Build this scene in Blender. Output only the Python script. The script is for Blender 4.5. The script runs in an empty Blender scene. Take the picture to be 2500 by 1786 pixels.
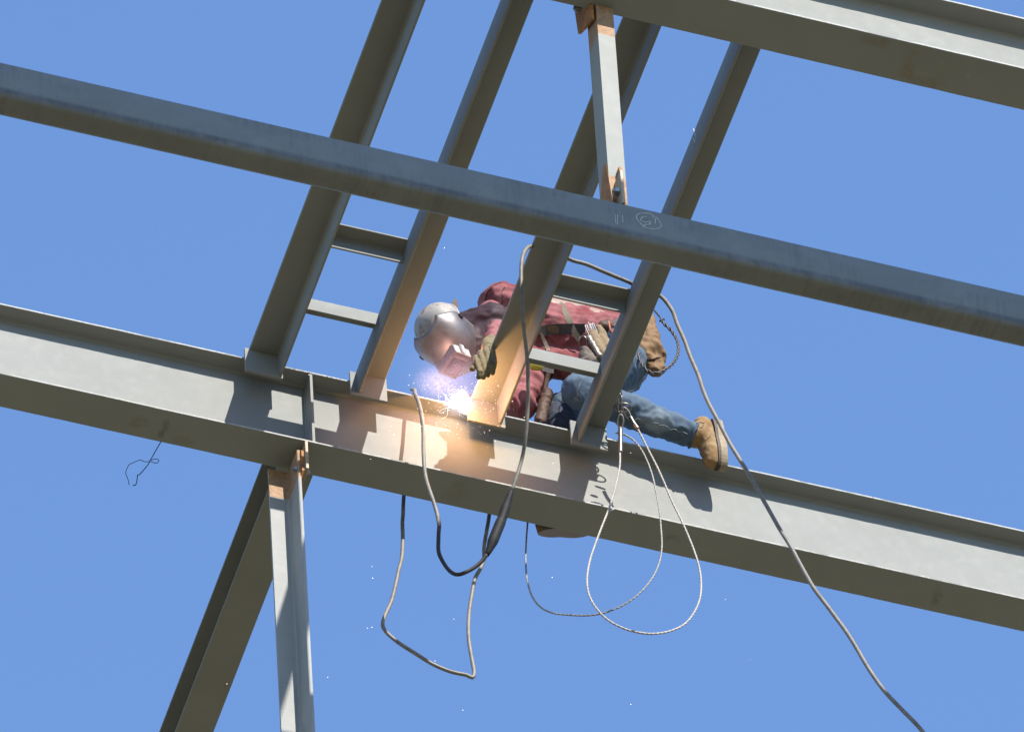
import bpy, bmesh, math, random
import numpy as np
from mathutils import Vector, Matrix, noise
random.seed(7)
S = bpy.context.scene
COL = S.collection
H = 36.02                      # height of the roof steel's top flange above the ground

# ------------------------------------------------------------------ camera, world, sun, exposure
MW = np.array([[0.95184, -0.30332, -0.04475], [-0.21234, -0.75749, 0.61736], [-0.22116, -0.57813, -0.78540]])  # rows: camera right, up, back
u_, _, v_ = np.linalg.svd(MW); MW = u_ @ v_
FPX, DIST = 24000.0, 44.0
CP = np.array([0, -.0875, 0]) - MW.T @ np.array([0, -(1017 - 893) / FPX * DIST, -DIST])
cam = bpy.data.cameras.new('camera'); co = bpy.data.objects.new('camera', cam); COL.objects.link(co)
mm = Matrix.Identity(4)
for i in range(3):
    for j in range(3):
        mm[i][j] = MW[j][i]
    mm[i][3] = CP[i] + (H if i == 2 else 0)
co.matrix_world = mm
cam.sensor_width = 36; cam.sensor_fit = 'HORIZONTAL'; cam.lens = 36 * FPX / 2500; cam.clip_end = 20000; cam.clip_start = .5
S.camera = co

SUNV = Vector((.19, -1.0, .87)).normalized()
w = bpy.data.worlds.new('World'); S.world = w; w.use_nodes = True
wn = w.node_tree.nodes; wn.clear()
out = wn.new('ShaderNodeOutputWorld'); bg = wn.new('ShaderNodeBackground'); sky = wn.new('ShaderNodeTexSky')
sky.sky_type = 'NISHITA'; sky.sun_disc = False
sky.sun_elevation = math.asin(SUNV.z); sky.sun_rotation = math.atan2(SUNV.x, SUNV.y)
sky.altitude = 300; sky.air_density = 1.0; sky.dust_density = 0.0; sky.ozone_density = 6.0
bg.inputs['Strength'].default_value = 0.096
w.node_tree.links.new(sky.outputs[0], bg.inputs[0]); w.node_tree.links.new(bg.outputs[0], out.inputs[0])
sl = bpy.data.lights.new('sun', 'SUN'); sl.energy = 3.3; sl.angle = math.radians(.5); sl.color = (1, .95, .87)
so = bpy.data.objects.new('sun', sl); COL.objects.link(so); so.rotation_euler = SUNV.to_track_quat('Z', 'Y').to_euler(); so.location = (5, -10, H + 10)
S.view_settings.view_transform = 'Standard'; S.view_settings.look = 'None'
S.view_settings.exposure = 1.85; S.view_settings.gamma = 1
S.cycles.volume_bounces = 0

# ------------------------------------------------------------------ helpers
def at(u, v, x=None, y=None, z=None):
    "point of the steelwork's own space seen at photograph pixel (u, v), on the plane given"
    d = MW.T @ np.array([(u - 1250) / FPX, (893 - v) / FPX, -1.])
    k, val = (0, x) if x is not None else (1, y) if y is not None else (2, z)
    return Vector(CP + d * ((val - CP[k]) / d[k]))

def tag(o, label=None, cat=None, group=None, kind=None):
    if label: o['label'] = label
    if cat: o['category'] = cat
    if group: o['group'] = group
    if kind: o['kind'] = kind
    return o

def empty(name, p, **k):
    o = bpy.data.objects.new(name, None); COL.objects.link(o); o.location = (p[0], p[1], p[2] + H)
    o['base'] = (p[0], p[1], p[2]); o.empty_display_size = .1
    return tag(o, **k)

def obj(name, verts, faces, m, parent=None, p=None, smooth=False, **k):
    me = bpy.data.meshes.new(name)
    if parent is not None: b = Vector(parent['base'])
    else: b = Vector(p) if p is not None else Vector(verts[0])
    me.from_pydata([Vector(v) - b for v in verts], [], faces)
    me.materials.append(m)
    bm = bmesh.new(); bm.from_mesh(me); bmesh.ops.recalc_face_normals(bm, faces=bm.faces); bm.to_mesh(me); bm.free()
    if smooth: me.polygons.foreach_set('use_smooth', [True] * len(me.polygons))
    o = bpy.data.objects.new(name, me); COL.objects.link(o)
    o['base'] = tuple(b)
    if parent is not None: o.parent = parent
    else: o.location = (b.x, b.y, b.z + H)
    return tag(o, **k)

class MB:
    def __init__(s): s.v = []; s.f = []
    def add(s, v, f):
        n = len(s.v); s.v += [Vector(q) for q in v]; s.f += [[i + n for i in q] for q in f]; return s
    def prism(s, prof, fn0, fn1, cuts=1):
        "closed 2D profile swept between two placements; fn(p) -> 3D"
        n = len(prof); v = []; f = []
        for c in range(cuts + 1):
            t = c / cuts
            v += [Vector(fn0(q)).lerp(Vector(fn1(q)), t) for q in prof]
        for c in range(cuts):
            for i in range(n):
                a = c * n + i; b = c * n + (i + 1) % n; f.append([a, b, b + n, a + n])
        f.append(list(range(n))[::-1]); f.append([cuts * n + i for i in range(n)])
        return s.add(v, f)
    def box(s, x0, x1, y0, y1, z0, z1, c=.0015):
        bm = bmesh.new(); bmesh.ops.create_cube(bm, size=1)
        bmesh.ops.scale(bm, vec=(x1 - x0, y1 - y0, z1 - z0), verts=bm.verts)
        bmesh.ops.translate(bm, vec=((x0 + x1) / 2, (y0 + y1) / 2, (z0 + z1) / 2), verts=bm.verts)
        if c: bmesh.ops.bevel(bm, geom=bm.edges[:], offset=c, segments=1, affect='EDGES')
        bm.verts.index_update(); r = s.add([q.co.copy() for q in bm.verts], [[q.index for q in g.verts] for g in bm.faces]); bm.free(); return r
    def tube(s, pts, r, n=8, caps=True):
        pts = [Vector(q) for q in pts]; N = len(pts)
        rr = r if isinstance(r, (list, tuple)) else [r] * N
        t0 = (pts[1] - pts[0]).normalized(); a = t0.orthogonal().normalized(); v = []; f = []
        for i in range(N):
            t = (pts[min(i + 1, N - 1)] - pts[max(i - 1, 0)]).normalized()
            a = (a - t * a.dot(t)).normalized(); b = t.cross(a)
            for k in range(n):
                an = 2 * math.pi * k / n
                v.append(pts[i] + (a * math.cos(an) + b * math.sin(an)) * rr[i])
        for i in range(N - 1):
            for k in range(n):
                f.append([i * n + k, i * n + (k + 1) % n, (i + 1) * n + (k + 1) % n, (i + 1) * n + k])
        if caps: f.append(list(range(n))[::-1]); f.append([(N - 1) * n + k for k in range(n)])
        return s.add(v, f)
    def poly(s, pts, d, off=(0, 0, 0)):
        "flat outline pts given thickness vector d"
        p = [Vector(q) for q in pts]; d = Vector(d); n = len(p)
        return s.add(p + [q + d for q in p], [list(range(n))[::-1], list(range(n, 2 * n))] + [[i, (i + 1) % n, (i + 1) % n + n, i + n] for i in range(n)])
    def build(s, name, m, parent=None, p=None, smooth=False, **k):
        return obj(name, s.v, s.f, m, parent, p, smooth, **k)

def spline(pts, step=.02):
    "Catmull-Rom through points"
    P = [Vector(q) for q in pts]; P = [P[0] * 2 - P[1]] + P + [P[-1] * 2 - P[-2]]; o = []
    for i in range(1, len(P) - 2):
        a, b, c, d = P[i - 1:i + 3]; n = max(2, int((c - b).length / step))
        for k in range(n):
            t = k / n
            o.append(.5 * ((2 * b) + (c - a) * t + (2 * a - 5 * b + 4 * c - d) * t * t + (3 * b - a - 3 * c + d) * t ** 3))
    o.append(P[-2]); return o

# ------------------------------------------------------------------ materials
def nodes(name):
    m = bpy.data.materials.new(name); m.use_nodes = True; t = m.node_tree; b = t.nodes['Principled BSDF']; return m, t, b
def N(t, kind, **k):
    n = t.nodes.new(kind)
    for a, v in k.items():
        if a in n.inputs.keys(): n.inputs[a].default_value = v
        else: setattr(n, a, v)
    return n
def mix(t, fac, a, b, mode='MIX'):
    n = t.nodes.new('ShaderNodeMix'); n.data_type = 'RGBA'; n.blend_type = mode
    for s, v in ((0, fac), (6, a), (7, b)):
        if hasattr(v, 'is_output'): t.links.new(v, n.inputs[s])
        else: n.inputs[s].default_value = v if s == 0 or len(v) == 4 else (*v, 1)
    return n.outputs[2]
def ramp(t, src, a, b, c0=0, c1=1):
    n = t.nodes.new('ShaderNodeMapRange'); n.clamp = True
    t.links.new(src, n.inputs[0]); n.inputs[1].default_value = a; n.inputs[2].default_value = b; n.inputs[3].default_value = c0; n.inputs[4].default_value = c1
    return n.outputs[0]
def noi(t, co, scale, detail=4, rough=.55, sc=None):
    if sc:
        mp = t.nodes.new('ShaderNodeMapping'); mp.inputs['Scale'].default_value = sc; t.links.new(co, mp.inputs[0]); co = mp.outputs[0]
    n = N(t, 'ShaderNodeTexNoise', Scale=scale, Detail=detail, Roughness=rough); t.links.new(co, n.inputs[0]); return n.outputs[0]
def math2(t, op, a, b=None):
    n = t.nodes.new('ShaderNodeMath'); n.operation = op
    for i, v in enumerate((a, b)):
        if v is None: continue
        if hasattr(v, 'is_output'): t.links.new(v, n.inputs[i])
        else: n.inputs[i].default_value = v
    return n.outputs[0]

def steel_paint(name, base, stains=(), rust_z=(), streaks=False, rough=.78, scratch=.5, edge=None):
    "shop primer with faint mottling, scuffs, specks, rust stains; stains: (centre, radii, colour, strength) in steelwork space"
    m, t, b = nodes(name); L = t.links
    g = t.nodes.new('ShaderNodeNewGeometry').outputs['Position']
    off = t.nodes.new('ShaderNodeVectorMath'); off.operation = 'SUBTRACT'; L.new(g, off.inputs[0]); off.inputs[1].default_value = (0, 0, H); p = off.outputs[0]
    n1 = noi(t, p, 3, 5); n2 = noi(t, p, 18, 5, .6); n3 = noi(t, p, 120, 3); n4 = noi(t, p, 60, 6, .7)
    c = mix(t, ramp(t, n1, .35, .7), base, tuple(q * .9 for q in base))
    c = mix(t, ramp(t, n2, .5, .8, 0, .45), c, tuple(q * s for q, s in zip(base, (1.06, 1.06, 1.05))))
    c = mix(t, ramp(t, n4, .70, .78, 0, .35 * scratch), c, (.27, .27, .25))          # pale scuffs
    c = mix(t, ramp(t, n4, .30, .24, 0, .5 * scratch), c, (.065, .045, .03))         # dark specks
    c = mix(t, ramp(t, noi(t, p, 9, 7, .75), .70, .80, 0, .4), c, (.085, .06, .038))  # faint rust bloom
    run = ramp(t, noi(t, p, 1, 4, .6, (2.5, 34, 34)), .60, .72, 0, .35); c = mix(t, run, c, tuple(q * .82 for q in base))
    c = mix(t, ramp(t, noi(t, p, 1, 5, .65, (40, 40, 3)), .66, .76, 0, .3), c, tuple(q * 1.2 for q in base))
    if streaks:
        st = noi(t, p, 1, 3, .5, (55, 6, 3)); st2 = noi(t, p, 1, 3, .5, (3, 6, 6))
        c = mix(t, math2(t, 'MULTIPLY', ramp(t, st, .45, .7), ramp(t, st2, .45, .6, 0, .5)), c, tuple(q * .6 for q in base))
    sep = t.nodes.new('ShaderNodeSeparateXYZ'); L.new(p, sep.inputs[0])
    for ctr, rad, colr, amt in stains:
        mp = t.nodes.new('ShaderNodeMapping'); mp.vector_type = 'POINT'
        mp.inputs['Location'].default_value = [-q / r for q, r in zip(ctr, rad)]; mp.inputs['Scale'].default_value = [1 / r for r in rad]
        L.new(p, mp.inputs[0]); ln = t.nodes.new('ShaderNodeVectorMath'); ln.operation = 'LENGTH'; L.new(mp.outputs[0], ln.inputs[0])
        d = math2(t, 'ADD', ln.outputs['Value'], math2(t, 'MULTIPLY', math2(t, 'SUBTRACT', n2, .5), 2.6))
        c = mix(t, math2(t, 'MULTIPLY', ramp(t, d, 1.0, .35, 0, amt * .75), ramp(t, n4, .40, .56, .25, 1)), c, tuple(q * .45 for q in colr))
    if edge:                                                                              # paler rolled edges of the flanges, broken up by noise
        ey = math2(t, 'ABSOLUTE', math2(t, 'SUBTRACT', sep.outputs[1], edge[0]))
        c = mix(t, math2(t, 'MULTIPLY', math2(t, 'GREATER_THAN', ey, edge[1]), ramp(t, n4, .35, .6, .35, 1)), c, (.30, .30, .29))
    if streaks:                                                                           # drawn marks and grime along the lower bend
        band = ramp(t, math2(t, 'ABSOLUTE', math2(t, 'SUBTRACT', sep.outputs[2], -2.088)), .028, .008)
        c = mix(t, math2(t, 'MULTIPLY', band, ramp(t, noi(t, p, 1, 4, .6, (60, 8, 6)), .3, .7, .5, .85)), c, (.045, .046, .046))
        c = mix(t, ramp(t, noi(t, p, 5, 8, .72), .48, .62, 0, .3), c, tuple(q * 1.3 for q in base))
        c = mix(t, ramp(t, noi(t, p, 1, 6, .7, (2, 30, 22)), .68, .76, 0, .5), c, (.24, .25, .26))
    for z0, z1 in rust_z:                                                                 # bare rusty ends
        zz = math2(t, 'ADD', sep.outputs[2], math2(t, 'MULTIPLY', math2(t, 'SUBTRACT', n4, .5), .012))
        e = math2(t, 'MULTIPLY', math2(t, 'GREATER_THAN', zz, z0), math2(t, 'LESS_THAN', zz, z1))
        rc = mix(t, ramp(t, n4, .38, .62), (.27, .18, .115), (.20, .12, .07)); rc = mix(t, ramp(t, noi(t, p, 260, 3), .55, .75, 0, .5), rc, (.11, .06, .035))
        c = mix(t, e, c, rc)
    L.new(c, b.inputs['Base Color'])
    r = ramp(t, n2, .3, .7, rough - .07, rough + .12); L.new(r, b.inputs['Roughness'])
    b.inputs['Specular IOR Level'].default_value = .22
    bp = N(t, 'ShaderNodeBump', Strength=.2, Distance=.0012); L.new(math2(t, 'ADD', n3, math2(t, 'MULTIPLY', n2, 2)), bp.inputs['Height']); L.new(bp.outputs[0], b.inputs['Normal'])
    return m

def simple(name, c, rough=.6, metal=0, var=.25, scale=30, bump=.3, dist=.002, c2=None, spec=.4, weave=0, lo=.4, hi=.65, k=.42):
    c = tuple(q * k for q in c); c2 = tuple(q * k for q in c2) if c2 else None
    m, t, b = nodes(name); L = t.links
    tc = t.nodes.new('ShaderNodeTexCoord').outputs['Object']
    n = noi(t, tc, scale, 6, .65); n2 = noi(t, tc, scale * 6, 3)
    col = mix(t, ramp(t, n, lo, hi), c, c2 if c2 else tuple(q * (1 - var) for q in c))
    col = mix(t, ramp(t, n2, .55, .75, 0, .3), col, tuple(q * .7 for q in c))
    L.new(col, b.inputs['Base Color']); b.inputs['Roughness'].default_value = rough; b.inputs['Metallic'].default_value = metal
    b.inputs['Specular IOR Level'].default_value = spec
    h = math2(t, 'ADD', n, math2(t, 'MULTIPLY', n2, .4))
    if weave:
        wv = N(t, 'ShaderNodeTexWave', Scale=weave, Distortion=.5); wv.bands_direction = 'DIAGONAL'; L.new(tc, wv.inputs[0]); h = math2(t, 'ADD', h, math2(t, 'MULTIPLY', wv.outputs[1], .25))
    bp = N(t, 'ShaderNodeBump', Strength=bump, Distance=dist); L.new(h, bp.inputs['Height']); L.new(bp.outputs[0], b.inputs['Normal'])
    return m

PB = (.180, .185, .176)          # grey-green primer
RUSTC = (.22, .11, .05)
m_main = steel_paint('primer_girder', PB, edge=(0, .0887), stains=[
    ((-1.72, 0, -.507), (.05, .05, .02), RUSTC, .4), ((-1.60, .03, -.507), (.02, .07, .02), (.12, .09, .07), .6), ((-1.50, .05, -.507), (.07, .03, .02), RUSTC, .4),
    ((-.25, 0, -.507), (.06, .07, .02), (.26, .18, .10), .3), ((2.0, 0, -.507), (.03, .07, .02), (.16, .14, .11), .5),
    ((.75, .0, -.507), (.05, .03, .02), (.15, .13, .1), .4)])
m_near = steel_paint('primer_near_girder', PB, edge=(-2.695, .1047), stains=[
    ((.95, -2.68, -.39), (.035, .09, .02), (.36, .26, .13), .8), ((1.10, -2.72, -.39), (.04, .03, .02), (.45, .42, .3), .8), ((1.22, -2.7, -.39), (.012, .015, .02), (.55, .53, .4), .9),
    ((.78, -2.77, -.39), (.09, .03, .02), (.3, .2, .11), .6), ((1.05, -2.62, -.39), (.1, .03, .02), (.3, .22, .12), .55), ((1.9, -2.62, -.39), (.05, .02, .02), (.28, .2, .12), .5)])
m_tube = steel_paint('primer_tube', (.122, .128, .126), streaks=True, rough=.6, scratch=1.0)
m_joist = steel_paint('primer_angle', (.172,.175,.163))
m_far = steel_paint('primer_far', (.165,.165,.15))
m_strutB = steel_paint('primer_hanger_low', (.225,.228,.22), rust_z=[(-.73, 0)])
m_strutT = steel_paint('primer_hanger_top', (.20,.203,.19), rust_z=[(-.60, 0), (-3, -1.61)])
m_rust = simple('rusted_plate', (.66, .28, .05), .75, var=.3, scale=25, c2=(.36, .15, .05))
m_rustpale = simple('mill_scale_plate', (.62, .50, .34), .6, var=.2, scale=30, c2=(.5, .36, .22))
m_bolt = simple('bolt_steel', (.55, .55, .53), .35, .6, scale=80)
m_chalk = simple('chalk', (.75, .76, .74), .9, scale=200, k=.55)
m_weld = simple('weld_bead', (.55, .55, .52), .4, .3, scale=120)

# ------------------------------------------------------------------ setting: ground
gm, t, b = nodes('dry_earth'); tc = t.nodes.new('ShaderNodeNewGeometry').outputs['Position']
c = mix(t, ramp(t, noi(t, tc, .05, 8), .35, .65), (.160, .143, .088), (.115, .103, .062)); c = mix(t, ramp(t, noi(t, tc, 1.5, 6), .5, .7, 0, .6), c, (.2, .17, .11))
t.links.new(c, b.inputs['Base Color']); b.inputs['Roughness'].default_value = .95
g = []
n_ = 40; R_ = 6000
gv = [(math.copysign(abs(i / n_ * 2 - 1) ** 3, i / n_ * 2 - 1) * R_, math.copysign(abs(j / n_ * 2 - 1) ** 3, j / n_ * 2 - 1) * R_ - 20, 0) for j in range(n_ + 1) for i in range(n_ + 1)]
gv = [(x, y, -H + .25 * noise.noise((x * .03, y * .03, 0)) * min(1, abs(math.hypot(x, y + 25)) / 30)) for x, y, z in gv]
obj('ground', gv, [[j * (n_ + 1) + i, j * (n_ + 1) + i + 1, (j + 1) * (n_ + 1) + i + 1, (j + 1) * (n_ + 1) + i] for j in range(n_) for i in range(n_)], gm, p=(0, 0, -H), kind='structure')

# ------------------------------------------------------------------ rolled sections
def fillet(cx, cy, r, a0, a1, n=5):
    return [(cx + r * math.cos(math.radians(a0 + (a1 - a0) * i / n)), cy + r * math.sin(math.radians(a0 + (a1 - a0) * i / n))) for i in range(n + 1)]
def web_prof(tw, zt, zb, r):
    "web with root fillets, coordinates (across, z)"
    h = tw / 2
    R = fillet(h + r, zt - r, r, 90, 180) + fillet(h + r, zb + r, r, 180, 270)
    Lf = [(-x, z) for x, z in R][::-1]
    return R + Lf
def chamf(a0, a1, z0, z1, c=.002):
    return [(a0 + c, z0), (a1 - c, z0), (a1, z0 + c), (a1, z1 - c), (a1 - c, z1), (a0 + c, z1), (a0, z1 - c), (a0, z0 + c)]
def flange_bar(prof, f0, f1):
    mb = MB().prism(prof, f0, f1, 220)
    for v in mb.v:
        k = noise.noise(v * 9) * .0012 + (noise.noise(v * 45) * .0012)
        d = max(0, noise.noise(v * 3.1 + Vector((7, 1, 4))) - .45) * .012
        v.z += k * .5 - d * .3
        if abs(v.x) < 20: v.y += k
    return mb
def ibeam(name, m, x0, x1, yc, wf, zt, h, tf, tw, label, cat, along='x', r=.013, group=None):
    base = ((x0 + x1) / 2, yc, zt - h) if along == 'x' else (yc, (x0 + x1) / 2, zt - h)
    e = empty(name, base, label=label, cat=cat, group=group)
    f = (lambda X: (lambda q: (X, yc + q[0], q[1]))) if along == 'x' else (lambda X: (lambda q: (yc + q[0], X, q[1])))
    cuts = 24
    MB().prism(web_prof(tw, zt - tf, zt - h + tf, r), f(x0), f(x1), cuts).build('web', m, e)
    flange_bar(chamf(-wf / 2, wf / 2, zt - tf, zt), f(x0), f(x1)).build('flange', m, e)
    flange_bar(chamf(-wf / 2, wf / 2, zt - h, zt - h + tf), f(x0), f(x1)).build('flange', m, e)
    return e

XL, XR = -4.2, 4.2
girder = ibeam('steel_girder', m_main, XL, XR, 0, .178, 0, .507, .012, .009, 'long grey primed I-beam the welder kneels on, with the arc at its top flange', 'steel beam')
# stiffener plate, both its edges cut round the root
for sgn in (-1,):
    MB().add([], []).poly([(-.947, -.086, -.012), (-.947, -.022, -.012), (-.947, -.006, -.03), (-.947, -.006, -.475), (-.947, -.022, -.495), (-.947, -.086, -.495)], (.012, 0, 0)).build('stiffener_plate', m_main, girder)
MB().poly([(-.947, .086, -.012), (-.947, .022, -.012), (-.947, .006, -.03), (-.947, .006, -.475), (-.947, .022, -.495), (-.947, .086, -.495)], (.012, 0, 0)).build('stiffener_plate', m_main, girder)
for pts in ([(-.949, -.010, -.03), (-.949, -.010, -.475)], [(-.933, -.010, -.03), (-.933, -.010, -.475)], [(-.949, -.084, -.0145), (-.949, -.02, -.0145)], [(-.949, -.084, -.4925), (-.949, -.02, -.4925)]):
    P_ = [Vector(pts[0]).lerp(Vector(pts[1]), k / 30) for k in range(31)]
    MB().tube(P_, [.0038 + .0012 * (k % 2) * random.random() for k in range(31)], 6).build('weld_bead', m_weld, girder)
# weld spatter crumbs on top flange edge
mb = MB()
for i in range(150):
    x = random.choice((random.gauss(-.2, .15), random.gauss(-1.0, .1), random.uniform(-2, 2))); r = random.uniform(.001, .003)
    bm = bmesh.new(); bmesh.ops.create_icosphere(bm, subdivisions=1, radius=r); bm.verts.index_update()
    o_ = Vector((x, -.0895 + random.uniform(0, .002), random.uniform(-.011, .001)))
    mb.add([q.co + o_ for q in bm.verts], [[q.index for q in g_.verts] for g_ in bm.faces]); bm.free()
mb.build('weld_spatter', m_weld, girder, kind='stuff')

ibeam('steel_girder', m_near, XL, XR, -2.695, .21, 0, .39, .013, .009, 'broad grey I-beam crossing the upper right corner with rust stains under it', 'steel beam')
ibeam('steel_girder', m_far, .012, 6.2, -.9615, .167, -.17, .28, .011, .008, 'dark I-beam slanting down to the bottom left corner from behind the big girder', 'steel beam', along='y')
ibeam('steel_girder', m_joist, -7, 8, -6.0, .2, 1.06, .38, .013, .009, 'added grey I-beam, unseen above, that shades the box tube', 'steel beam')  # added, unseen beam; keeps the sun off the tube's near face

# middle rolled tube with round corners
def rrect(y0, y1, z0, z1, r, n=6):
    return fillet(y1 - r, z1 - r, r, 0, 90, n) + fillet(y0 + r, z1 - r, r, 90, 180, n) + fillet(y0 + r, z0 + r, r, 180, 270, n) + fillet(y1 - r, z0 + r, r, 270, 360, n)
MT0, MT1 = -1.884, -2.115
cut = 60; mb = MB(); prof = rrect(-2.70, -2.585, MT1, MT0, .024)
mb.prism(prof, lambda q: (XL, q[0], q[1]), lambda q: (XR, q[0], q[1]), cut)
for v in mb.v:      # rolled faces are never quite flat
    k = .0012 * noise.noise((v.x * 2.5, v.z * 8, 3)); v.y += k; v.z += k
tube = mb.build('steel_tube', m_tube, p=(0, -2.64, MT1), label='dark blue-grey box tube crossing the whole picture in front with a chalk circle on it', cat='steel tube')
for f_ in tube.data.polygons: f_.use_smooth = True
bpy.context.view_layer.objects.active = tube
tube.data.set_sharp_from_angle(angle=math.radians(35))

# chalk marks: circle with 15 upside down, loose stroke
def chalk(strokes, y, name='chalk_mark', parent=None, wdt=.0042, **k):
    mb = MB()
    for st in strokes:
        pts = [at(u, v, y=y) for u, v in st]; pts = spline(pts, .006)
        mb.tube([q + Vector((0, random.uniform(-.0003, .0003), 0)) for q in pts], [wdt / 2 * random.uniform(.5, 1.2) for _ in pts], 5)
    return mb.build(name, m_chalk, parent, **k)
circ = [(1584 + 30 * math.cos(a) + 2 * math.sin(3 * a), 539.5 + 17.5 * math.sin(a) + 8 * math.cos(a) + 0) for a in [i * math.pi / 10 for i in range(21)]]
five = [(1578, 529), (1568, 530), (1564, 538), (1573, 543), (1586, 540), (1588, 546), (1578, 548), (1569, 553)]
chalk([circ, five, [(1587, 544), (1582, 549)], [(1592, 527), (1600, 536), (1599, 546)]], -2.7005, 'chalk_number', tube)
mm_ = [[(1502, 522), (1503, 545)], [(1508, 524), (1507, 548)], [(1520, 526), (1521, 543)]]
chalk(mm_, -2.7002, 'chalk_smudge', tube, .003)

# ------------------------------------------------------------------ roof frame angles
def lprof(a, b, tk, r=.009, rt=.005):
    "angle, heel at origin, legs to +a along first axis and -b along second (going down)"
    A, B_ = abs(a), abs(b)
    P = [(0, 0), (A, 0), (A, -tk + rt)] + [(A - rt + rt * math.cos(t), -tk + rt - rt * math.sin(t)) for t in (math.pi / 4, math.pi / 2)]
    P += [(tk + r - r * math.sin(t), -tk - r + r * math.cos(t)) for t in (0, math.pi / 8, math.pi / 4, 3 * math.pi / 8, math.pi / 2)]
    P += [(tk, -B_ + rt), (tk - rt + rt * math.cos(math.pi / 4), -B_ + rt - rt * math.sin(math.pi / 4)), (tk - rt, -B_), (0, -B_)]
    sg = 1 if a > 0 else -1
    return [(x * sg, z) for x, z in P]
ZT = .04
def joist(xh, a, label, y0=-.118, y1=-2.587, plate=(0, 0)):
    e = empty('steel_angle', (xh, y0, ZT - .16), label=label, cat='steel angle', group='angles running between the girders')
    pr = lprof(a, .153, .012)
    MB().prism(pr, lambda q: (xh + q[0], y0, ZT + q[1]), lambda q: (xh + q[0], y1, ZT + q[1]), 12).build('angle_bar', m_joist, e)
    MB().box(plate[0], plate[1], -.1165, -.1025, ZT - .17, ZT - .006).build('end_plate', m_joist, e)
    MB().box(plate[0] + .01, plate[1] - .01, -.102, -.0892, -.012, ZT - .03, .001).build('seat_shim', m_joist, e)
    # fillet weld between angle and plate
    mbw = MB(); pts = [Vector((xh + (.013 if a > 0 else -.013) * 1, y0 - .003, ZT - .02 - .13 * i / 14)) for i in range(15)]
    mbw.tube(pts, [.0035 + .001 * random.random() for _ in pts], 6).build('weld_bead', m_weld, e)
    return e
joist(-1.088, -.147, 'leftmost long roof angle, its broad dark underside open towards the left', plate=(-1.257, -1.083))
joist(-.737, .137, 'second long roof angle from the left, its thin blue-grey upright face to the left', plate=(-.768, -.597))
joist(-.063, -.136, 'long roof angle the gloved hand grips, orange-lit beside the arc', plate=(-.221, -.045))
joist(.297, .137, 'rightmost long roof angle with a chalk stroke, the sling ring hanging at its foot', plate=(.265, .437))
mb = MB(); pts = [at(u, v, x=.2965) for u, v in ((1693, 315), (1698, 332), (1697, 348), (1694, 338))]; mb.tube(spline(pts, .01), .0025, 5)
mb.build('chalk_stroke', m_chalk, [o for o in bpy.data.objects if o.name.startswith('steel_angle')][3])

def rung(x0, x1, yh, face_front, label, m=m_joist):
    "3 inch angle; the upright leg on the near side (face_front) or the far side"
    pr = lprof(.082, .080, .008, .007, .003)
    if face_front: f = lambda X: (lambda q: (X, yh + q[0], ZT - .001 + q[1]))
    else: f = lambda X: (lambda q: (X, yh - q[0], ZT - .001 + q[1]))
    return MB().prism(pr, f(x0), f(x1), 6).build('cross_angle', m, p=((x0 + x1) / 2, yh, ZT - .08), label=label, cat='steel angle', group='short cross angles between the roof angles')
rung(-1.0865, -.7385, -.808, False, 'short shaded cross angle at the top of the left ladder-like bay')
rung(-1.0865, -.7385, -.455, True, 'short sunlit cross angle low in the left bay, left of the welding mask')
rung(-.0615, .2955, -.808, False, 'short shaded cross angle over the worker\'s back in the right bay')
rung(-.0615, .2955, -.457, True, 'short sunlit cross angle in front of the red jacket')

# ------------------------------------------------------------------ hangers
def bolt(p, ax, e, r=.013, ln=.014, name='bolt'):
    ax = Vector(ax); a = ax.orthogonal().normalized(); b2 = ax.cross(a)
    mb = MB(); hx = [(math.cos(k * math.pi / 3), math.sin(k * math.pi / 3)) for k in range(6)]
    mb.prism(hx, lambda q: Vector(p) + (a * q[0] + b2 * q[1]) * r, lambda q: Vector(p) + (a * q[0] + b2 * q[1]) * r + ax * ln)
    mb.tube([Vector(p) + ax * ln, Vector(p) + ax * (ln + .008)], r * .5, 8)
    return mb.build(name, m_bolt, e)
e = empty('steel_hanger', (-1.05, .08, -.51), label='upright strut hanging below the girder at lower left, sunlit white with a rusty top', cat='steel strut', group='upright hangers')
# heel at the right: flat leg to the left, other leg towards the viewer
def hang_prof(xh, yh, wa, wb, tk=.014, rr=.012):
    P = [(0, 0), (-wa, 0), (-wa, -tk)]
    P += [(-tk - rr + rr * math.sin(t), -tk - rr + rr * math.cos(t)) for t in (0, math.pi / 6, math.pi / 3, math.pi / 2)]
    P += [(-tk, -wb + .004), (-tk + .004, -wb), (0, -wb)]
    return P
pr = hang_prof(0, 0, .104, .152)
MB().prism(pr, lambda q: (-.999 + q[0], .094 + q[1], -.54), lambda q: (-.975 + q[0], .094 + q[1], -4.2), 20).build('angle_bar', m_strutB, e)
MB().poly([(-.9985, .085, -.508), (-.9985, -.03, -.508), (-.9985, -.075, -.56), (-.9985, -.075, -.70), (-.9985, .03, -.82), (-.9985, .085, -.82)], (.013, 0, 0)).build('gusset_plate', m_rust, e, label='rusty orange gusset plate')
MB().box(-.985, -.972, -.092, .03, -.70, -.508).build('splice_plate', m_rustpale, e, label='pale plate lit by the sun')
bolt((-.972, -.04, -.66), (1, 0, 0), e); bolt((-1.013, -.04, -.66), (-1, 0, 0), e)

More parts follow.
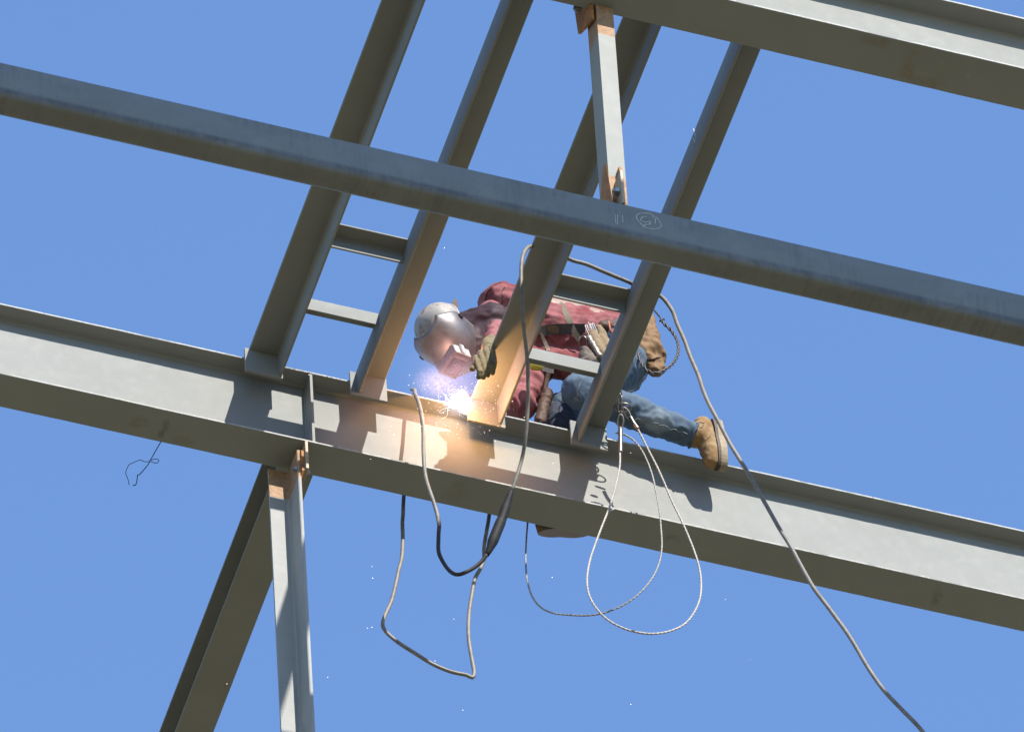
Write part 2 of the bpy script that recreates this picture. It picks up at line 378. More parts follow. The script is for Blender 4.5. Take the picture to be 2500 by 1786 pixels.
e = empty('steel_hanger', (-.415, -2.6, -1.88), label='upright strut between the box tube and the near girder, rusty at both ends', cat='steel strut', group='upright hangers')
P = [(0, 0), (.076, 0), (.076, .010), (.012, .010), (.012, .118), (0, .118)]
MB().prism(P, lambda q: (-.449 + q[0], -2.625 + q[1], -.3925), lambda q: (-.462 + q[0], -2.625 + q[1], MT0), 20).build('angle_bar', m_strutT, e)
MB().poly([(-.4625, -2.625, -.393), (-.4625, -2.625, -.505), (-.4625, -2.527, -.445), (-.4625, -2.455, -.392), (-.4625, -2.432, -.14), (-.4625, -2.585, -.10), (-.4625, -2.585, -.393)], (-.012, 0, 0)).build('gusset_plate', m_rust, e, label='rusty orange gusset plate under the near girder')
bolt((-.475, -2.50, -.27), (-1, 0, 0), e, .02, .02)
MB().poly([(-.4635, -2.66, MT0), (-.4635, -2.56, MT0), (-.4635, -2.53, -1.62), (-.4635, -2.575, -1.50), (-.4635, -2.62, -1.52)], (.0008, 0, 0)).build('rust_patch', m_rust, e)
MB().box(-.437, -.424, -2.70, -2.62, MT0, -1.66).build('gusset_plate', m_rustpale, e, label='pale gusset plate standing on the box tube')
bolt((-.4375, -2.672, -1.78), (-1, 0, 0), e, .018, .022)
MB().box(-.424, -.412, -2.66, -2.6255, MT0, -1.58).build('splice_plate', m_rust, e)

# ------------------------------------------------------------------ person
def sph(bm_l, c, r): bm_l.append((Vector(c), r))
_tmp = []
def blob(parts, voxel=.008, smooth=6, fold=None, paint=None):
    """parts: capsules (p0,r0,p1,r1) and ellipsoids ('e',centre,radii,matrix); merged into one skin by a voxel remesh"""
    bm = bmesh.new()
    for q in parts:
        if q[0] == 'e':
            _, c, rad, R3 = q
            r = bmesh.ops.create_icosphere(bm, subdivisions=4, radius=1)
            for v in r['verts']: v.co = Vector(c) + R3 @ Vector([a * b2 for a, b2 in zip(v.co, rad)])
        else:
            p0, r0, p1, r1 = q; p0 = Vector(p0); p1 = Vector(p1); d = p1 - p0; L_ = max(d.length, 1e-5)
            qt = d.to_track_quat('Z', 'Y').to_matrix() if d.length > 1e-5 else Matrix.Identity(3)
            nu, nr = 20, 6; ring = []
            rows = []
            for k in range(nr + 1): rows.append((-r0 * math.cos(k / nr * math.pi / 2), r0 * math.sin(k / nr * math.pi / 2)))
            for k in range(nr + 1): rows.append((L_ + r1 * math.sin(k / nr * math.pi / 2), r1 * math.cos(k / nr * math.pi / 2)))
            for z, r in rows:
                if r < 1e-6: ring.append([bm.verts.new(p0 + qt @ Vector((0, 0, z)))])
                else: ring.append([bm.verts.new(p0 + qt @ Vector((r * math.cos(a * 2 * math.pi / nu), r * math.sin(a * 2 * math.pi / nu), z))) for a in range(nu)])
            for a, b2 in zip(ring, ring[1:]):
                for k in range(nu):
                    if len(a) == 1: bm.faces.new((a[0], b2[(k + 1) % nu], b2[k]))
                    elif len(b2) == 1: bm.faces.new((a[k], a[(k + 1) % nu], b2[0]))
                    else: bm.faces.new((a[k], a[(k + 1) % nu], b2[(k + 1) % nu], b2[k]))
    me = bpy.data.meshes.new('tmp'); bm.to_mesh(me); bm.free()
    o = bpy.data.objects.new('tmp', me); COL.objects.link(o)
    md = o.modifiers.new('r', 'REMESH'); md.mode = 'VOXEL'; md.voxel_size = voxel
    if smooth: ms = o.modifiers.new('s', 'SMOOTH'); ms.iterations = smooth; ms.factor = .5
    dg = bpy.context.evaluated_depsgraph_get(); me2 = bpy.data.meshes.new_from_object(o.evaluated_get(dg))
    bpy.data.objects.remove(o); bpy.data.meshes.remove(me)
    V = [v.co.copy() for v in me2.vertices]; F = [list(p.vertices) for p in me2.polygons]; Nn = [v.normal.copy() for v in me2.vertices]
    bpy.data.meshes.remove(me2)
    if fold: V = [v + n * fold(v) for v, n in zip(V, Nn)]
    return V, F
def ridge(v, sc, seed=0):
    a = noise.noise(Vector((v.x * sc[0], v.y * sc[1], v.z * sc[2] + seed)))
    return 1 - abs(a) * 2.2
def cloth(amp, f=9, seed=0, d=(1, 1, 1)):
    def fn(v):
        wv = Vector(v) + .05 * Vector(noise.noise_vector(v * 6))
        return amp * (ridge(wv, (f * d[0], f * d[1], f * d[2]), seed) - .55) + amp * .5 * (ridge(wv, (f * 2.3 * d[0], f * 2.3 * d[1], f * 2.3 * d[2]), seed + 9) - .5)
    return fn
def A(u, v, y): return at(u, v, y=y)
def cap(a, ra, b2, rb): return (a, ra, b2, rb)
def dirR(zax, xax):
    z = Vector(zax).normalized(); x = Vector(xax); x = (x - z * x.dot(z)).normalized(); y = z.cross(x)
    return Matrix((x, y, z)).transposed()

m_jacket = simple('maroon_jacket', (.50, .20, .205), .85, var=.5, scale=6, bump=.5, dist=.004, c2=(.30, .075, .08), lo=.4, hi=.62, weave=0, spec=0.1)
m_bib = simple('leather_bib', (.075, .038, .045), .6, scale=16, bump=.5, dist=.004, spec=0.12)
m_jeans = simple('denim', (.17, .23, .30), .85, scale=22, bump=.4, dist=.0015, c2=(.11, .17, .25), lo=.3, hi=.72, spec=0.08)
m_jeansd = simple('dark_denim', (.09, .10, .14), .85, scale=18, bump=.4, dist=.0015, spec=0.08)
m_skin = simple('skin', (.45, .27, .19), .5)
m_boot = simple('suede_boot', (.50, .335, .18), .8, scale=14, bump=.5, dist=.002, c2=(.36, .21, .09), spec=0.1)
m_sole = simple('boot_sole', (.45, .34, .2), .7, scale=40)
m_soled = simple('boot_welt', (.09, .06, .04), .7, scale=40)
m_glove = simple('leather_glove', (.36, .29, .16), .75, scale=40, bump=.6, dist=.003, c2=(.24, .18, .09), spec=0.15)
m_hood = simple('brushed_hood', (.29, .26, .255), .45, .4, scale=9, bump=.2, dist=.0015, c2=(.17, .145, .14), spec=.45, lo=.42, hi=.58)
m_hoodwin = simple('lens_holder', (.22, .17, .17), .45, .2, scale=40, c2=(.15, .11, .11))
m_white = simple('pale_plastic', (.62, .63, .6), .4, scale=60)
m_hat = simple('stickered_hard_hat', (.50, .45, .40), .55, scale=11, bump=.1, c2=(.30, .20, .17), lo=.50, hi=.56)
m_leather = simple('tan_leather', (.36, .21, .10), .7, scale=18, bump=.5, dist=.003, c2=(.25, .14, .06), spec=0.15)
m_leatherd = simple('brown_leather', (.13, .065, .04), .65, scale=20, bump=.5, dist=.003, spec=0.2)
m_belt = simple('dark_belt', (.07, .045, .04), .6, scale=30)
m_strap = simple('webbing_strap', (.52, .44, .30), .8, scale=50)
m_canvas = simple('canvas_pouch', (.30, .25, .21), .85, scale=30, bump=.5, dist=.002, spec=0.1)
m_card = simple('kraft_paper', (.40, .29, .17), .75, scale=30, c2=(.30, .21, .12), spec=0.15)
m_foil = simple('crumpled_foil', (.5, .42, .34), .35, .6, scale=50, c2=(.28, .2, .15), bump=.8, dist=.004)
m_rod = simple('electrode', (.66, .66, .64), .35, .3, scale=60)
m_yellow = simple('yellow_plastic', (.65, .6, .05), .5)
m_orange = simple('orange_cord', (.7, .15, .04), .6)
m_black = simple('black_rubber', (.03, .03, .033), .65, scale=50, spec=.15)
m_wire = simple('black_wire', (.015, .016, .03), .95, scale=50, spec=.02)
m_cable = simple('grey_cable', (.30, .27, .235), .6, scale=22, bump=.3, dist=.001, c2=(.17, .15, .13), lo=.45, hi=.7)
m_rope = simple('galvanised_rope', (.62, .57, .53), .5, .1, scale=60, bump=.3)
m_ropeg = simple('grey_rope', (.42, .42, .40), .5, .2, scale=60)
m_steelr = simple('worn_steel', (.42, .36, .31), .35, .7, scale=60)

base = A(1400, 1080, 0)
base = Vector((base.x, 0, 0))
per = empty('person', base, label='welder in maroon jacket, jeans and tan boots leaning over the girder under a silver mask', cat='person')

# joints
hipR, kneeR, ankR = A(1520, 888, -.05), A(1412, 955, -.14), A(1688, 1060, -.17)
hipL, kneeL, ankL = A(1515, 905, .12), A(1378, 1005, .13), A(1345, 1240, .22)
waist, chest, neck = A(1480, 822, 0), A(1330, 800, .0), A(1215, 800, -.02)
shR, elR, haR = A(1290, 850, .10), A(1268, 985, .06), A(1175, 985, -.02)          # arm that welds, behind the roof angle
shL, elL, haL = A(1232, 752, -.04), A(1222, 800, -.08), A(1196, 850, -.34)
head = A(1092, 822, -.05)
hf = (Vector(MW[0]) * .35 - Vector(MW[1]) * .55 + Vector(MW[2]) * .76).normalized(); hu = (-Vector(MW[0]) * .72 + Vector(MW[1]) * .6 + Vector(MW[2]) * .25); hu = (hu - hf * hu.dot(hf)).normalized(); hs = hf.cross(hu)
face = [cap(head + hf * .085 + hu * .01, .012, head + hf * .108 - hu * .018, .015), cap(head + hf * .07 - hu * .07, .035, head + hf * .06 - hu * .05, .045),
        cap(head + hf * .088 - hu * .045 - hs * .018, .008, head + hf * .088 - hu * .045 + hs * .018, .008), cap(head + hf * .082 + hu * .028 - hs * .03, .010, head + hf * .082 + hu * .028 + hs * .03, .010)]
face += [cap(head + hs * sg * .082 + hu * .02, .016, head + hs * sg * .085 - hu * .022, .010) for sg in (1, -1)]
body = blob(face + [cap(hipR, .10, kneeR, .06), cap(kneeR, .055, ankR, .035), cap(hipL, .10, kneeL, .06), cap(kneeL, .055, ankL, .035), cap(hipR, .1, hipL, .1),
             cap((hipR + hipL) / 2, .12, waist, .12), cap(waist, .12, chest, .15), cap(chest, .15, neck, .08), cap(neck, .06, head, .06), cap(head, .085, head + Vector((-.02, -.03, 0)), .08),
             cap(chest, .1, shR, .06), cap(shR, .05, elR, .04), cap(elR, .04, haR, .03), cap(chest, .1, shL, .06), cap(shL, .05, elL, .04), cap(elL, .04, haL, .03),
             cap(ankR, .035, ankR + Vector((.03, .0, -.02)), .03), cap(ankL, .035, ankL + Vector((-.01, 0, -.04)), .03)], .010, 3)
obj('body', body[0], body[1], m_skin, per, smooth=True)
# jacket
def jfold(v):
    return cloth(.013, 6.5, 2, (1, 1, 1.7))(v) + .006 * max(0, ridge(v + .04 * Vector(noise.noise_vector(v * 5)), (22, 7, 9), 5) - .35) + .001 * noise.noise(v * 60)
J = blob([cap(waist + Vector((.0, 0, -.01)), .135, A(1390, 832, 0), .160), cap(A(1390, 832, 0), .160, A(1290, 812, 0), .165), cap(A(1290, 812, 0), .165, neck, .10),
          cap(A(1262, 760, -.03), .115, shL, .118), cap(shL, .118, A(1205, 775, -.03), .08), cap(A(1205, 775, -.03), .075, elL, .07), cap(elL, .065, A(1208, 835, -.28), .045),
          cap(A(1320, 865, .08), .09, elR + Vector((0, 0, .05)), .085), cap(elR, .078, A(1200, 985, .0), .055),
          cap(A(1300, 880, 0), .075, A(1420, 893, 0), .065)], .009, 5, jfold)
obj('jacket', J[0], J[1], m_jacket, per, smooth=True)
# shirt collar / bib leather between hood and chest
Bb = blob([cap(A(1135, 800, -.07), .075, A(1195, 800, -.09), .115), cap(A(1160, 840, -.1), .075, A(1205, 830, -.1), .10)], .009, 5, cloth(.01, 9, 5))
obj('neck_bib', Bb[0], Bb[1], m_bib, per, smooth=True, label='dark purple-brown leather bib under the mask')
# sleeve cuff ring on shoulder seam
mb = MB(); c0 = A(1205, 762, -.05)
jl = blob([cap(A(1190, 775, -.05), .062, A(1200, 768, -.05), .066)], .009, 3, cloth(.008, 10, 4)); obj('collar', jl[0], jl[1], m_jacket, per, smooth=True)
# jeans
jr = blob([cap(hipR, .115, kneeR, .080), cap(kneeR, .079, kneeR + (ankR - kneeR) * .45, .077), cap(kneeR + (ankR - kneeR) * .45, .078, ankR + (kneeR - ankR) * .02, .060),
           cap(hipL, .115, kneeL, .085), cap(kneeL, .092, kneeL + (ankL - kneeL) * .5, .075), cap(kneeL + (ankL - kneeL) * .5, .075, ankL, .06),
           cap(hipR, .115, hipL, .115), cap((hipR + hipL) / 2 + Vector((0, 0, .02)), .125, waist + (hipR - waist) * .35, .13)], .008, 4,
          lambda v: cloth(.010, 8, 1, (1.6, 1, 1))(v) + .003 * noise.noise(v * 40))
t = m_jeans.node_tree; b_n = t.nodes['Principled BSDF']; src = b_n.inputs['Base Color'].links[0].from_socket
for wp, wr in ((A(1408, 958, -.22), .075), (A(1600, 1030, -.22), .09)):                     # sunlit patch painted pale on the knee; similar pale patch on the shin
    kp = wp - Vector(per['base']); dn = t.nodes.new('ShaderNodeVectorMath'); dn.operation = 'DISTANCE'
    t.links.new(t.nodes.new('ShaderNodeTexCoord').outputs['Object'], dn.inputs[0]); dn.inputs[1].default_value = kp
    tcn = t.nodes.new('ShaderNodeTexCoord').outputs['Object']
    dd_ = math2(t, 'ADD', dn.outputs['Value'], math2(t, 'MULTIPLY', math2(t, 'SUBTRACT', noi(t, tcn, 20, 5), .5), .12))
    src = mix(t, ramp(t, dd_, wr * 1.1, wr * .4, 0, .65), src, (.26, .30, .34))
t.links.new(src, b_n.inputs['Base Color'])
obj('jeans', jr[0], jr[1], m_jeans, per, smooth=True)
ad = (ankR - kneeR).normalized(); ax_ = ad.orthogonal().normalized(); ay_ = ad.cross(ax_)
def ring(c, r, tr, ax1, ax2, mat, name, par, n=28, wob=.003, e=1.0):
    pts = [c + ax1 * math.cos(k * 2 * math.pi / n) * r + ax2 * math.sin(k * 2 * math.pi / n) * r * e + ad * random.uniform(-wob, wob) for k in range(n)]
    mb = MB(); mb.tube(pts + [pts[0], pts[1]], tr, 6, False); return mb.build(name, mat, par, smooth=True)
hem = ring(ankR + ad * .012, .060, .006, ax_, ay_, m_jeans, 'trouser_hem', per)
# outseam on the shin
sm = [];
m_seam = simple('pale_seam', (.40, .42, .44), .8)
def snap(V, p, off):
    "nearest surface vertex to p as the camera side sees it"
    d = min(V, key=lambda q: (q - p).length_squared); return d + off
view = Vector(MW[2])
def onblob(V, u, v, band=4.5):
    "front-most vertex of a blob near a photo pixel"
    best = None
    for q in V:
        c = MW @ (np.array(q) - CP); uu = 1250 + FPX * c[0] / -c[2]; vv = 893 - FPX * c[1] / -c[2]
        if abs(uu - u) < band and abs(vv - v) < band and (best is None or c[2] > best[0]): best = (c[2], q)
    return best[1] if best else None
def seam(V, pts, mat, name, par, r=.0018, off=.002):
    P = []
    for (u0, v0), (u1, v1) in zip(pts, pts[1:]):
        n = max(2, int(math.hypot(u1 - u0, v1 - v0) / 7))
        for k in range(n):
            q = onblob(V, u0 + (u1 - u0) * k / n, v0 + (v1 - v0) * k / n)
            if q is not None: P.append(q + view * off)
    if len(P) < 3: return None
    mb = MB(); mb.tube(spline(P, .01), r, 5); return mb.build(name, mat, par)
seam(jr[0], [(1545, 1022), (1590, 1033), (1640, 1050), (1682, 1060)], m_seam, 'trouser_seam', per)
seam(jr[0], [(1424, 925), (1412, 950), (1409, 975), (1414, 992)], m_seam, 'trouser_seam', per)
seam(J[0], [(1222, 684), (1200, 695), (1186, 712), (1180, 735), (1186, 758), (1200, 778)], m_bib, 'armhole_seam', per, .003, .001)
seam(J[0], [(1230, 700), (1222, 725), (1228, 750)], m_bib, 'sleeve_crease', per, .0016, .0005)
seam(J[0], [(1375, 905), (1400, 900), (1430, 893)], m_bib, 'jacket_hem', per, .004, .001)
# boots
def boot(ank, heel, toe, upv, name, msole=None):
    b_ = empty_child(name, per)
    fwd = (toe - heel).normalized(); up = (upv - fwd * upv.dot(fwd)).normalized(); sd = fwd.cross(up)
    L_ = (toe - heel).length
    def P(f, u, s=0): return heel + fwd * (f * L_) + up * u + sd * s
    Vv = blob([cap(P(.12, .055), .043, P(.30, .05), .046), cap(P(.3, .05), .046, P(.65, .038, .002), .045), cap(P(.65, .036), .046, P(.88, .03), .038),
               cap(P(.7, .036, .012), .036, P(.85, .03, .012), .034), cap(P(.22, .06), .05, ank, .056), cap(P(.45, .06), .04, ank, .052)], .006, 4,
              lambda v: .0025 * ridge(v, (30, 30, 30), 4) - .001)
    up_ = obj('boot_upper', Vv[0], Vv[1], m_boot, b_, smooth=True)
    prof = []
    for k in range(36):
        a = 2 * math.pi * k / 36; cx = math.cos(a); sy = math.sin(a)
        f = .5 + .545 * cx; wd = .047 * (1 + .12 * cx) * (1 - .22 * math.exp(-((f - .42) / .16) ** 2))
        prof.append((f, math.copysign(abs(sy) ** .8, sy) * wd))
    MB().prism(prof, lambda q: P(q[0], .012, q[1]), lambda q: P(q[0], .0, q[1] * 1.0)).build('welt', m_soled, b_)
    MB().prism(prof, lambda q: P(q[0], -.0002, q[1] * 1.04), lambda q: P(q[0], -.032, q[1] * 1.02)).build('sole', msole or m_sole, b_)
    return Vv
def empty_child(name, par):
    o = bpy.data.objects.new(name, None); COL.objects.link(o); o.parent = par; o['base'] = tuple(par['base']); o.empty_display_size = .05; return o
def fixed_boot():
    heel, toe = A(1742, 1030, -.185), A(1756, 1140, -.148)
    return boot(ankR + ad * .02, heel, toe, (ankR - (heel + toe) / 2), 'boot')
bv = fixed_boot()
m_stitch = simple('boot_stitch', (.22, .13, .06), .8)
seam(bv[0], [(1697, 1052), (1708, 1066), (1724, 1070), (1738, 1062), (1742, 1045)], m_stitch, 'boot_seam', per, .0014, .001)
seam(bv[0], [(1700, 1028), (1712, 1026), (1722, 1030), (1716, 1040), (1704, 1038)], m_stitch, 'boot_pull_loop', per, .0026, .002)
seam(bv[0], [(1722, 1075), (1716, 1092), (1712, 1108)], m_stitch, 'boot_seam', per, .0014, .001)
heelL, toeL = A(1425, 1290, .22), A(1318, 1282, .13)
boot(ankL, heelL, toeL, Vector((0, -.25, 1)), 'boot', simple('brown_sole', (.34, .2, .09), .8, scale=20))

# glove gripping the roof angle: palm behind, four fingers curling over the near edge
gl = empty_child('glove', per)
def finger(pts, r): return [cap(pts[i], r[i], pts[i + 1], r[i + 1]) for i in range(len(pts) - 1)]
G = []
gy = -.42
kn = [(1202, 858), (1188, 863), (1175, 871), (1164, 883)]
mid_ = [(1207, 886), (1196, 894), (1184, 902), (1172, 908)]
tip = [(1202, 910), (1191, 916), (1180, 921), (1169, 921)]
for k in range(4):
    G += finger([A(kn[k][0] - 2, kn[k][1] - 10, gy + .03), A(*kn[k], gy - .01), A(*mid_[k], gy - .03), A(*tip[k], gy - .015)], [.0135, .0132, .0125, .0108])
G += finger([A(1170, 880, gy + .03), A(1158, 893, gy + .02), A(1153, 901, gy + .0)], [.015, .0135, .012])
G += [cap(A(1196, 858, gy + .035), .020, A(1172, 874, gy + .04), .022), cap(A(1192, 856, gy + .05), .022, A(1190, 846, gy + .08), .028)]
Gv = blob(G, .0028, 1, lambda v: .0015 * ridge(v, (60, 60, 60), 1))
obj('glove_hand', Gv[0], Gv[1], m_glove, gl, smooth=True)
Gc = blob([cap(A(1192, 849, gy + .07), .034, A(1198, 838, gy + .12), .040)], .005, 3, cloth(.004, 20)); obj('gauntlet', Gc[0], Gc[1], m_glove, gl, smooth=True)
gl2 = empty_child('glove', per)
wr = A(1190, 985, .0)
G2 = [cap(wr, .04, A(1165, 980, -.03), .035)]
for k in range(4): G2 += finger([A(1165, 972 + k * 5, -.03), A(1150, 968 + k * 6, -.05), A(1152, 975 + k * 6, -.075)], [.014, .013, .011])
G2v = blob(G2, .004, 2); obj('glove_hand', G2v[0], G2v[1], m_glove, gl2, smooth=True)

# welding hood: shell modelled on a grid of its own (front faces down and towards us)
hc = A(1090, 832, -.09)
right = Vector(MW[0]); upi = Vector(MW[1]); vw = Vector(MW[2])
fx = (right * .35 - upi * .55 + vw * .76).normalized()      # where the face looks
crown = (-right * .72 + upi * .60 + vw * .25); crown = (crown - fx * crown.dot(fx)).normalized()
side = fx.cross(crown)
def HP(f, c, s): return hc + fx * f + crown * c + side * s
hood = empty_child('welding_hood', per)
mb = MB(); nu, nv = 40, 28; V = []
for j in range(nv + 1):
    cc = 1 - 2 * j / nv                              # +1 crown .. -1 chin
    hgt = cc * .150
    for i in range(nu + 1):
        a = (i / nu - .5) * math.radians(208 - 62 * max(0, cc) ** 1.5)
        wd = .128 * (1 - .55 * max(0, cc - .25) ** 2 * 1.4) * (1 - .10 * max(0, -cc)) 
        dp = .150 * (1 - .80 * max(0, cc - .15) ** 2) * (1 - .25 * max(0, -cc) ** 2)
        dp *= 1 + .10 * math.exp(-((cc + .1) / .35) ** 2) * math.cos(a) ** 4
        V.append(HP(math.cos(a) * dp - .02, hgt, math.copysign(abs(math.sin(a)) ** .85, a) * wd))
F = [[j * (nu + 1) + i, j * (nu + 1) + i + 1, (j + 1) * (nu + 1) + i + 1, (j + 1) * (nu + 1) + i] for j in range(nv) for i in range(nu)]
# inner skin for thickness
ctr = hc; n0 = len(V); V2 = [ctr + (v - ctr) * .975 for v in V]; F2 = [[k + n0 for k in f[::-1]] for f in F]
rim = [i for i in range(nu + 1)] + [j * (nu + 1) + nu for j in range(1, nv + 1)] + [nv * (nu + 1) + i for i in range(nu - 1, -1, -1)] + [j * (nu + 1) for j in range(nv - 1, 0, -1)]
F3 = [[rim[k], rim[(k + 1) % len(rim)], rim[(k + 1) % len(rim)] + n0, rim[k] + n0] for k in range(len(rim))]
obj('shell', V + V2, F + F2 + F3, m_hood, hood, smooth=True)
# lens holder: sloped box with a frame and hinged flap
wmb = MB(); c_, s_ = -.030, .0
wf_ = (right * .25 - upi * .58 + vw * .77).normalized(); wsd = (right * .81 - upi * .31 - vw * .5); wsd = (wsd - wf_ * wsd.dot(wf_)).normalized(); wcr = wsd.cross(wf_)
if wcr.dot(upi) < 0: wcr = -wcr
wo = hc
def HP(f, c, s): return wo + wf_ * f + wcr * c + wsd * s
def hbox(f0, f1, c0, c1, sw, name, mat, par=hood, taper=.0, fo=0):
    q = [HP(f0, c0, -sw), HP(f0, c0, sw), HP(f0, c1, sw), HP(f0, c1, -sw), HP(f1 + fo, c0 + taper, -sw + taper), HP(f1 + fo, c0 + taper, sw - taper), HP(f1, c1 - taper, sw - taper), HP(f1, c1 - taper, -sw + taper)]
    bm = bmesh.new(); vs = [bm.verts.new(p_) for p_ in q]
    for f in ((0, 1, 2, 3), (4, 5, 6, 7), (0, 1, 5, 4), (1, 2, 6, 5), (2, 3, 7, 6), (3, 0, 4, 7)): bm.faces.new([vs[k] for k in f])
    bmesh.ops.recalc_face_normals(bm, faces=bm.faces); bmesh.ops.bevel(bm, geom=bm.edges[:], offset=.003, segments=2, affect='EDGES'); bm.verts.index_update()
    o = obj(name, [v.co.copy() for v in bm.verts], [[v.index for v in f.verts] for f in bm.faces], mat, par); bm.free(); return o
hbox(.08, .178, -.080, .055, .050, 'lens_holder', m_hoodwin, taper=.004)
lf = hbox(.178, .183, -.070, .046, .042, 'lens_flap', m_hoodwin)
hbox(.183, .1836, -.058, .030, .034, 'lens', m_black)
hbox(.125, .180, .0555, .064, .046, 'hinge', m_white, taper=.003)
hbox(.12, .190, .0645, .074, .012, 'hinge_clip', m_white, taper=.002)
# pivot knob on the side + headgear strap tab
def HP(f, c, s): return hc + fx * f + crown * c + side * s
for sg in (1, -1):
    k0 = HP(-.01, .03, sg * .122); MB().tube([k0, k0 + side * sg * .014], [.016, .013], 14).build('pivot_knob', m_black, hood)
kb = MB(); P0 = A(1110, 752, -.05); kb.poly([P0, A(1103, 737, -.05), A(1113, 727, -.05), A(1118, 742, -.05), A(1120, 768, -.05), A(1110, 768, -.05)], vw * .02).build('strap_tab', m_leatherd, hood)
# hard hat behind the hood brow
hat = empty_child('hard_hat', per)
Hh = blob([('e', A(1070, 797, -.03), (.115, .108, .105), dirR(crown, side))], .006, 4); obj('hat_shell', Hh[0], Hh[1], m_hat, hat, smooth=True)
hcc = A(1074, 800, -.02)
rp = [hcc + fx * .12 * math.cos(k * math.pi / 16) + side * .115 * math.sin(k * math.pi / 16) for k in range(33)]
MB().tube(rp, .006, 6, False).build('hat_brim', m_hat, hat, smooth=True)

# belt, straps, pouches
def strapp(V, pts, wd, mat, name, par, off=.006):
    P = []
    for (u0, v0), (u1, v1) in zip(pts, pts[1:]):
        n = max(2, int(math.hypot(u1 - u0, v1 - v0) / 8))
        for k in range(n):
            q = onblob(V, u0 + (u1 - u0) * k / n, v0 + (v1 - v0) * k / n, 6)
            if q is not None: P.append(q)
    P = spline(P, .015); 
    for _ in range(3):
        Q = []
        for i in range(len(P)):
            h_ = min(4, i, len(P) - 1 - i); Q.append(sum(P[i - h_:i + h_ + 1], Vector()) / (2 * h_ + 1))
        P = Q
    P = [q + vw * off for q in P]
    mb = MB(); v = []; f = []
    for i, q in enumerate(P):
        t_ = (P[min(i + 1, len(P) - 1)] - P[max(i - 1, 0)]).normalized(); s = t_.cross(vw).normalized() * wd / 2
        v += [q - s, q + s, q + s - vw * .004, q - s - vw * .004]
    for i in range(len(P) - 1):
        for k in range(4): f.append([i * 4 + k, i * 4 + (k + 1) % 4, i * 4 + 4 + (k + 1) % 4, i * 4 + 4 + k])
    f += [[0, 1, 2, 3], [len(v) - 1, len(v) - 2, len(v) - 3, len(v) - 4]]
    mb.add(v, f); return mb.build(name, mat, par)
belt = strapp(J[0], [(1318, 806), (1352, 801), (1400, 797), (1440, 800)], .048, m_belt, 'belt', per, .009)
bq = onblob(J[0], 1354, 801, 8) + vw * .016
mb = MB(); rx = (right * .98 - upi * .1).normalized(); ux = (upi * .98 + right * .1).normalized()
for k, (wd, ht, dp) in enumerate(((.030, .018, .002), (.024, .012, .004))):
    mb.poly([bq + rx * wd * a + ux * ht * b2 for a, b2 in ((-1, -1), (1, -1), (1, 1), (-1, 1))], vw * dp)
mb.build('buckle', simple('brass_patch', (.25, .17, .09), .4, .3, scale=90, c2=(.12, .07, .04)), belt)
strapp(J[0], [(1368, 734), (1385, 765), (1405, 805), (1425, 840)], .026, m_strap, 'strap', per, .014)
strapp(J[0], [(1322, 808), (1335, 835), (1345, 858)], .016, m_strap, 'strap', per, .012)
strapp(J[0], [(1345, 925), (1360, 900), (1375, 880)], .02, m_leatherd, 'strap', per, .01)
# yellow and white bits on the chest
q = A(1303, 893, -.13); yb = blob([cap(q, .022, q + right * .03 - upi * .004, .018)], .005, 2); obj('yellow_tag', yb[0], yb[1], m_yellow, per, smooth=True)
q = A(1338, 903, -.17); MB().poly([q + right * a * .026 + upi * (b2 * .010 - a * .006) for a, b2 in ((-1, -1), (1, -1), (1, 1), (-1, 1))], vw * -.01).build('white_tag', m_white, per)
# rod pouch with electrodes in kraft paper
rp_ = empty_child('rod_pouch', per)
pc0, pc1 = A(1420, 858, -.20), A(1456, 888, -.22)
pv = blob([cap(A(1430, 862, -.20), .034, A(1440, 888, -.20), .045)], .005, 2, cloth(.005, 18, 3)); obj('pouch', pv[0], pv[1], m_canvas, rp_, smooth=True)
dv = (A(1462, 850, -.22) - A(1443, 805, -.22)).normalized()
for k in range(11):
    s0 = A(1428 + 4.2 * (k % 6) + 1.5 * (k // 6), 792 - 1.0 * (k % 6) + random.uniform(-4, 3) + 4 * (k // 6), -.225 + .006 * (k // 6))
    MB().tube([s0, s0 + dv * .13], .0019, 6).build('electrode', m_rod, rp_)
cp = blob([cap(A(1446, 818, -.215), .028, A(1472, 868, -.215), .034), cap(A(1462, 805, -.20), .024, A(1482, 850, -.20), .03)], .005, 1, cloth(.004, 14, 6)); obj('paper_wrap', cp[0], cp[1], m_card, rp_, smooth=True)
fo = MB(); sp = [A(1436 + k * 2.3, 822 + k * 3.9, -.245) for k in range(14)]; fo.tube(sp, [.015 + .002 * math.sin(k * 1.7) for k in range(14)], 10).build('foil_sleeve', m_foil, rp_, smooth=True)
rg = MB(); cc_ = A(1423, 835, -.23); rg.tube([cc_ + right * .018 * math.cos(k * math.pi / 8) + upi * .028 * math.sin(k * math.pi / 8) + vw * .004 * math.sin(k) for k in range(17)], .0035, 6, False).build('steel_loop', m_steelr, rp_)
q = [A(1486, 785, -.2), A(1489, 800, -.21), A(1492, 812, -.2), A(1497, 805, -.2)]; MB().tube(spline(q), .005, 6).build('orange_cord', m_orange, per)
# leather back part of the belt with small dark pocket
bb = blob([cap(A(1475, 772, -.08), .034, A(1512, 778, -.08), .032), cap(A(1480, 775, -.08), .03, A(1480, 795, -.11), .03), cap(A(1472, 800, -.12), .034, A(1500, 800, -.12), .034)], .006, 2, cloth(.006, 14, 8)); obj('tool_pocket', bb[0], bb[1], m_leatherd, per, smooth=True)
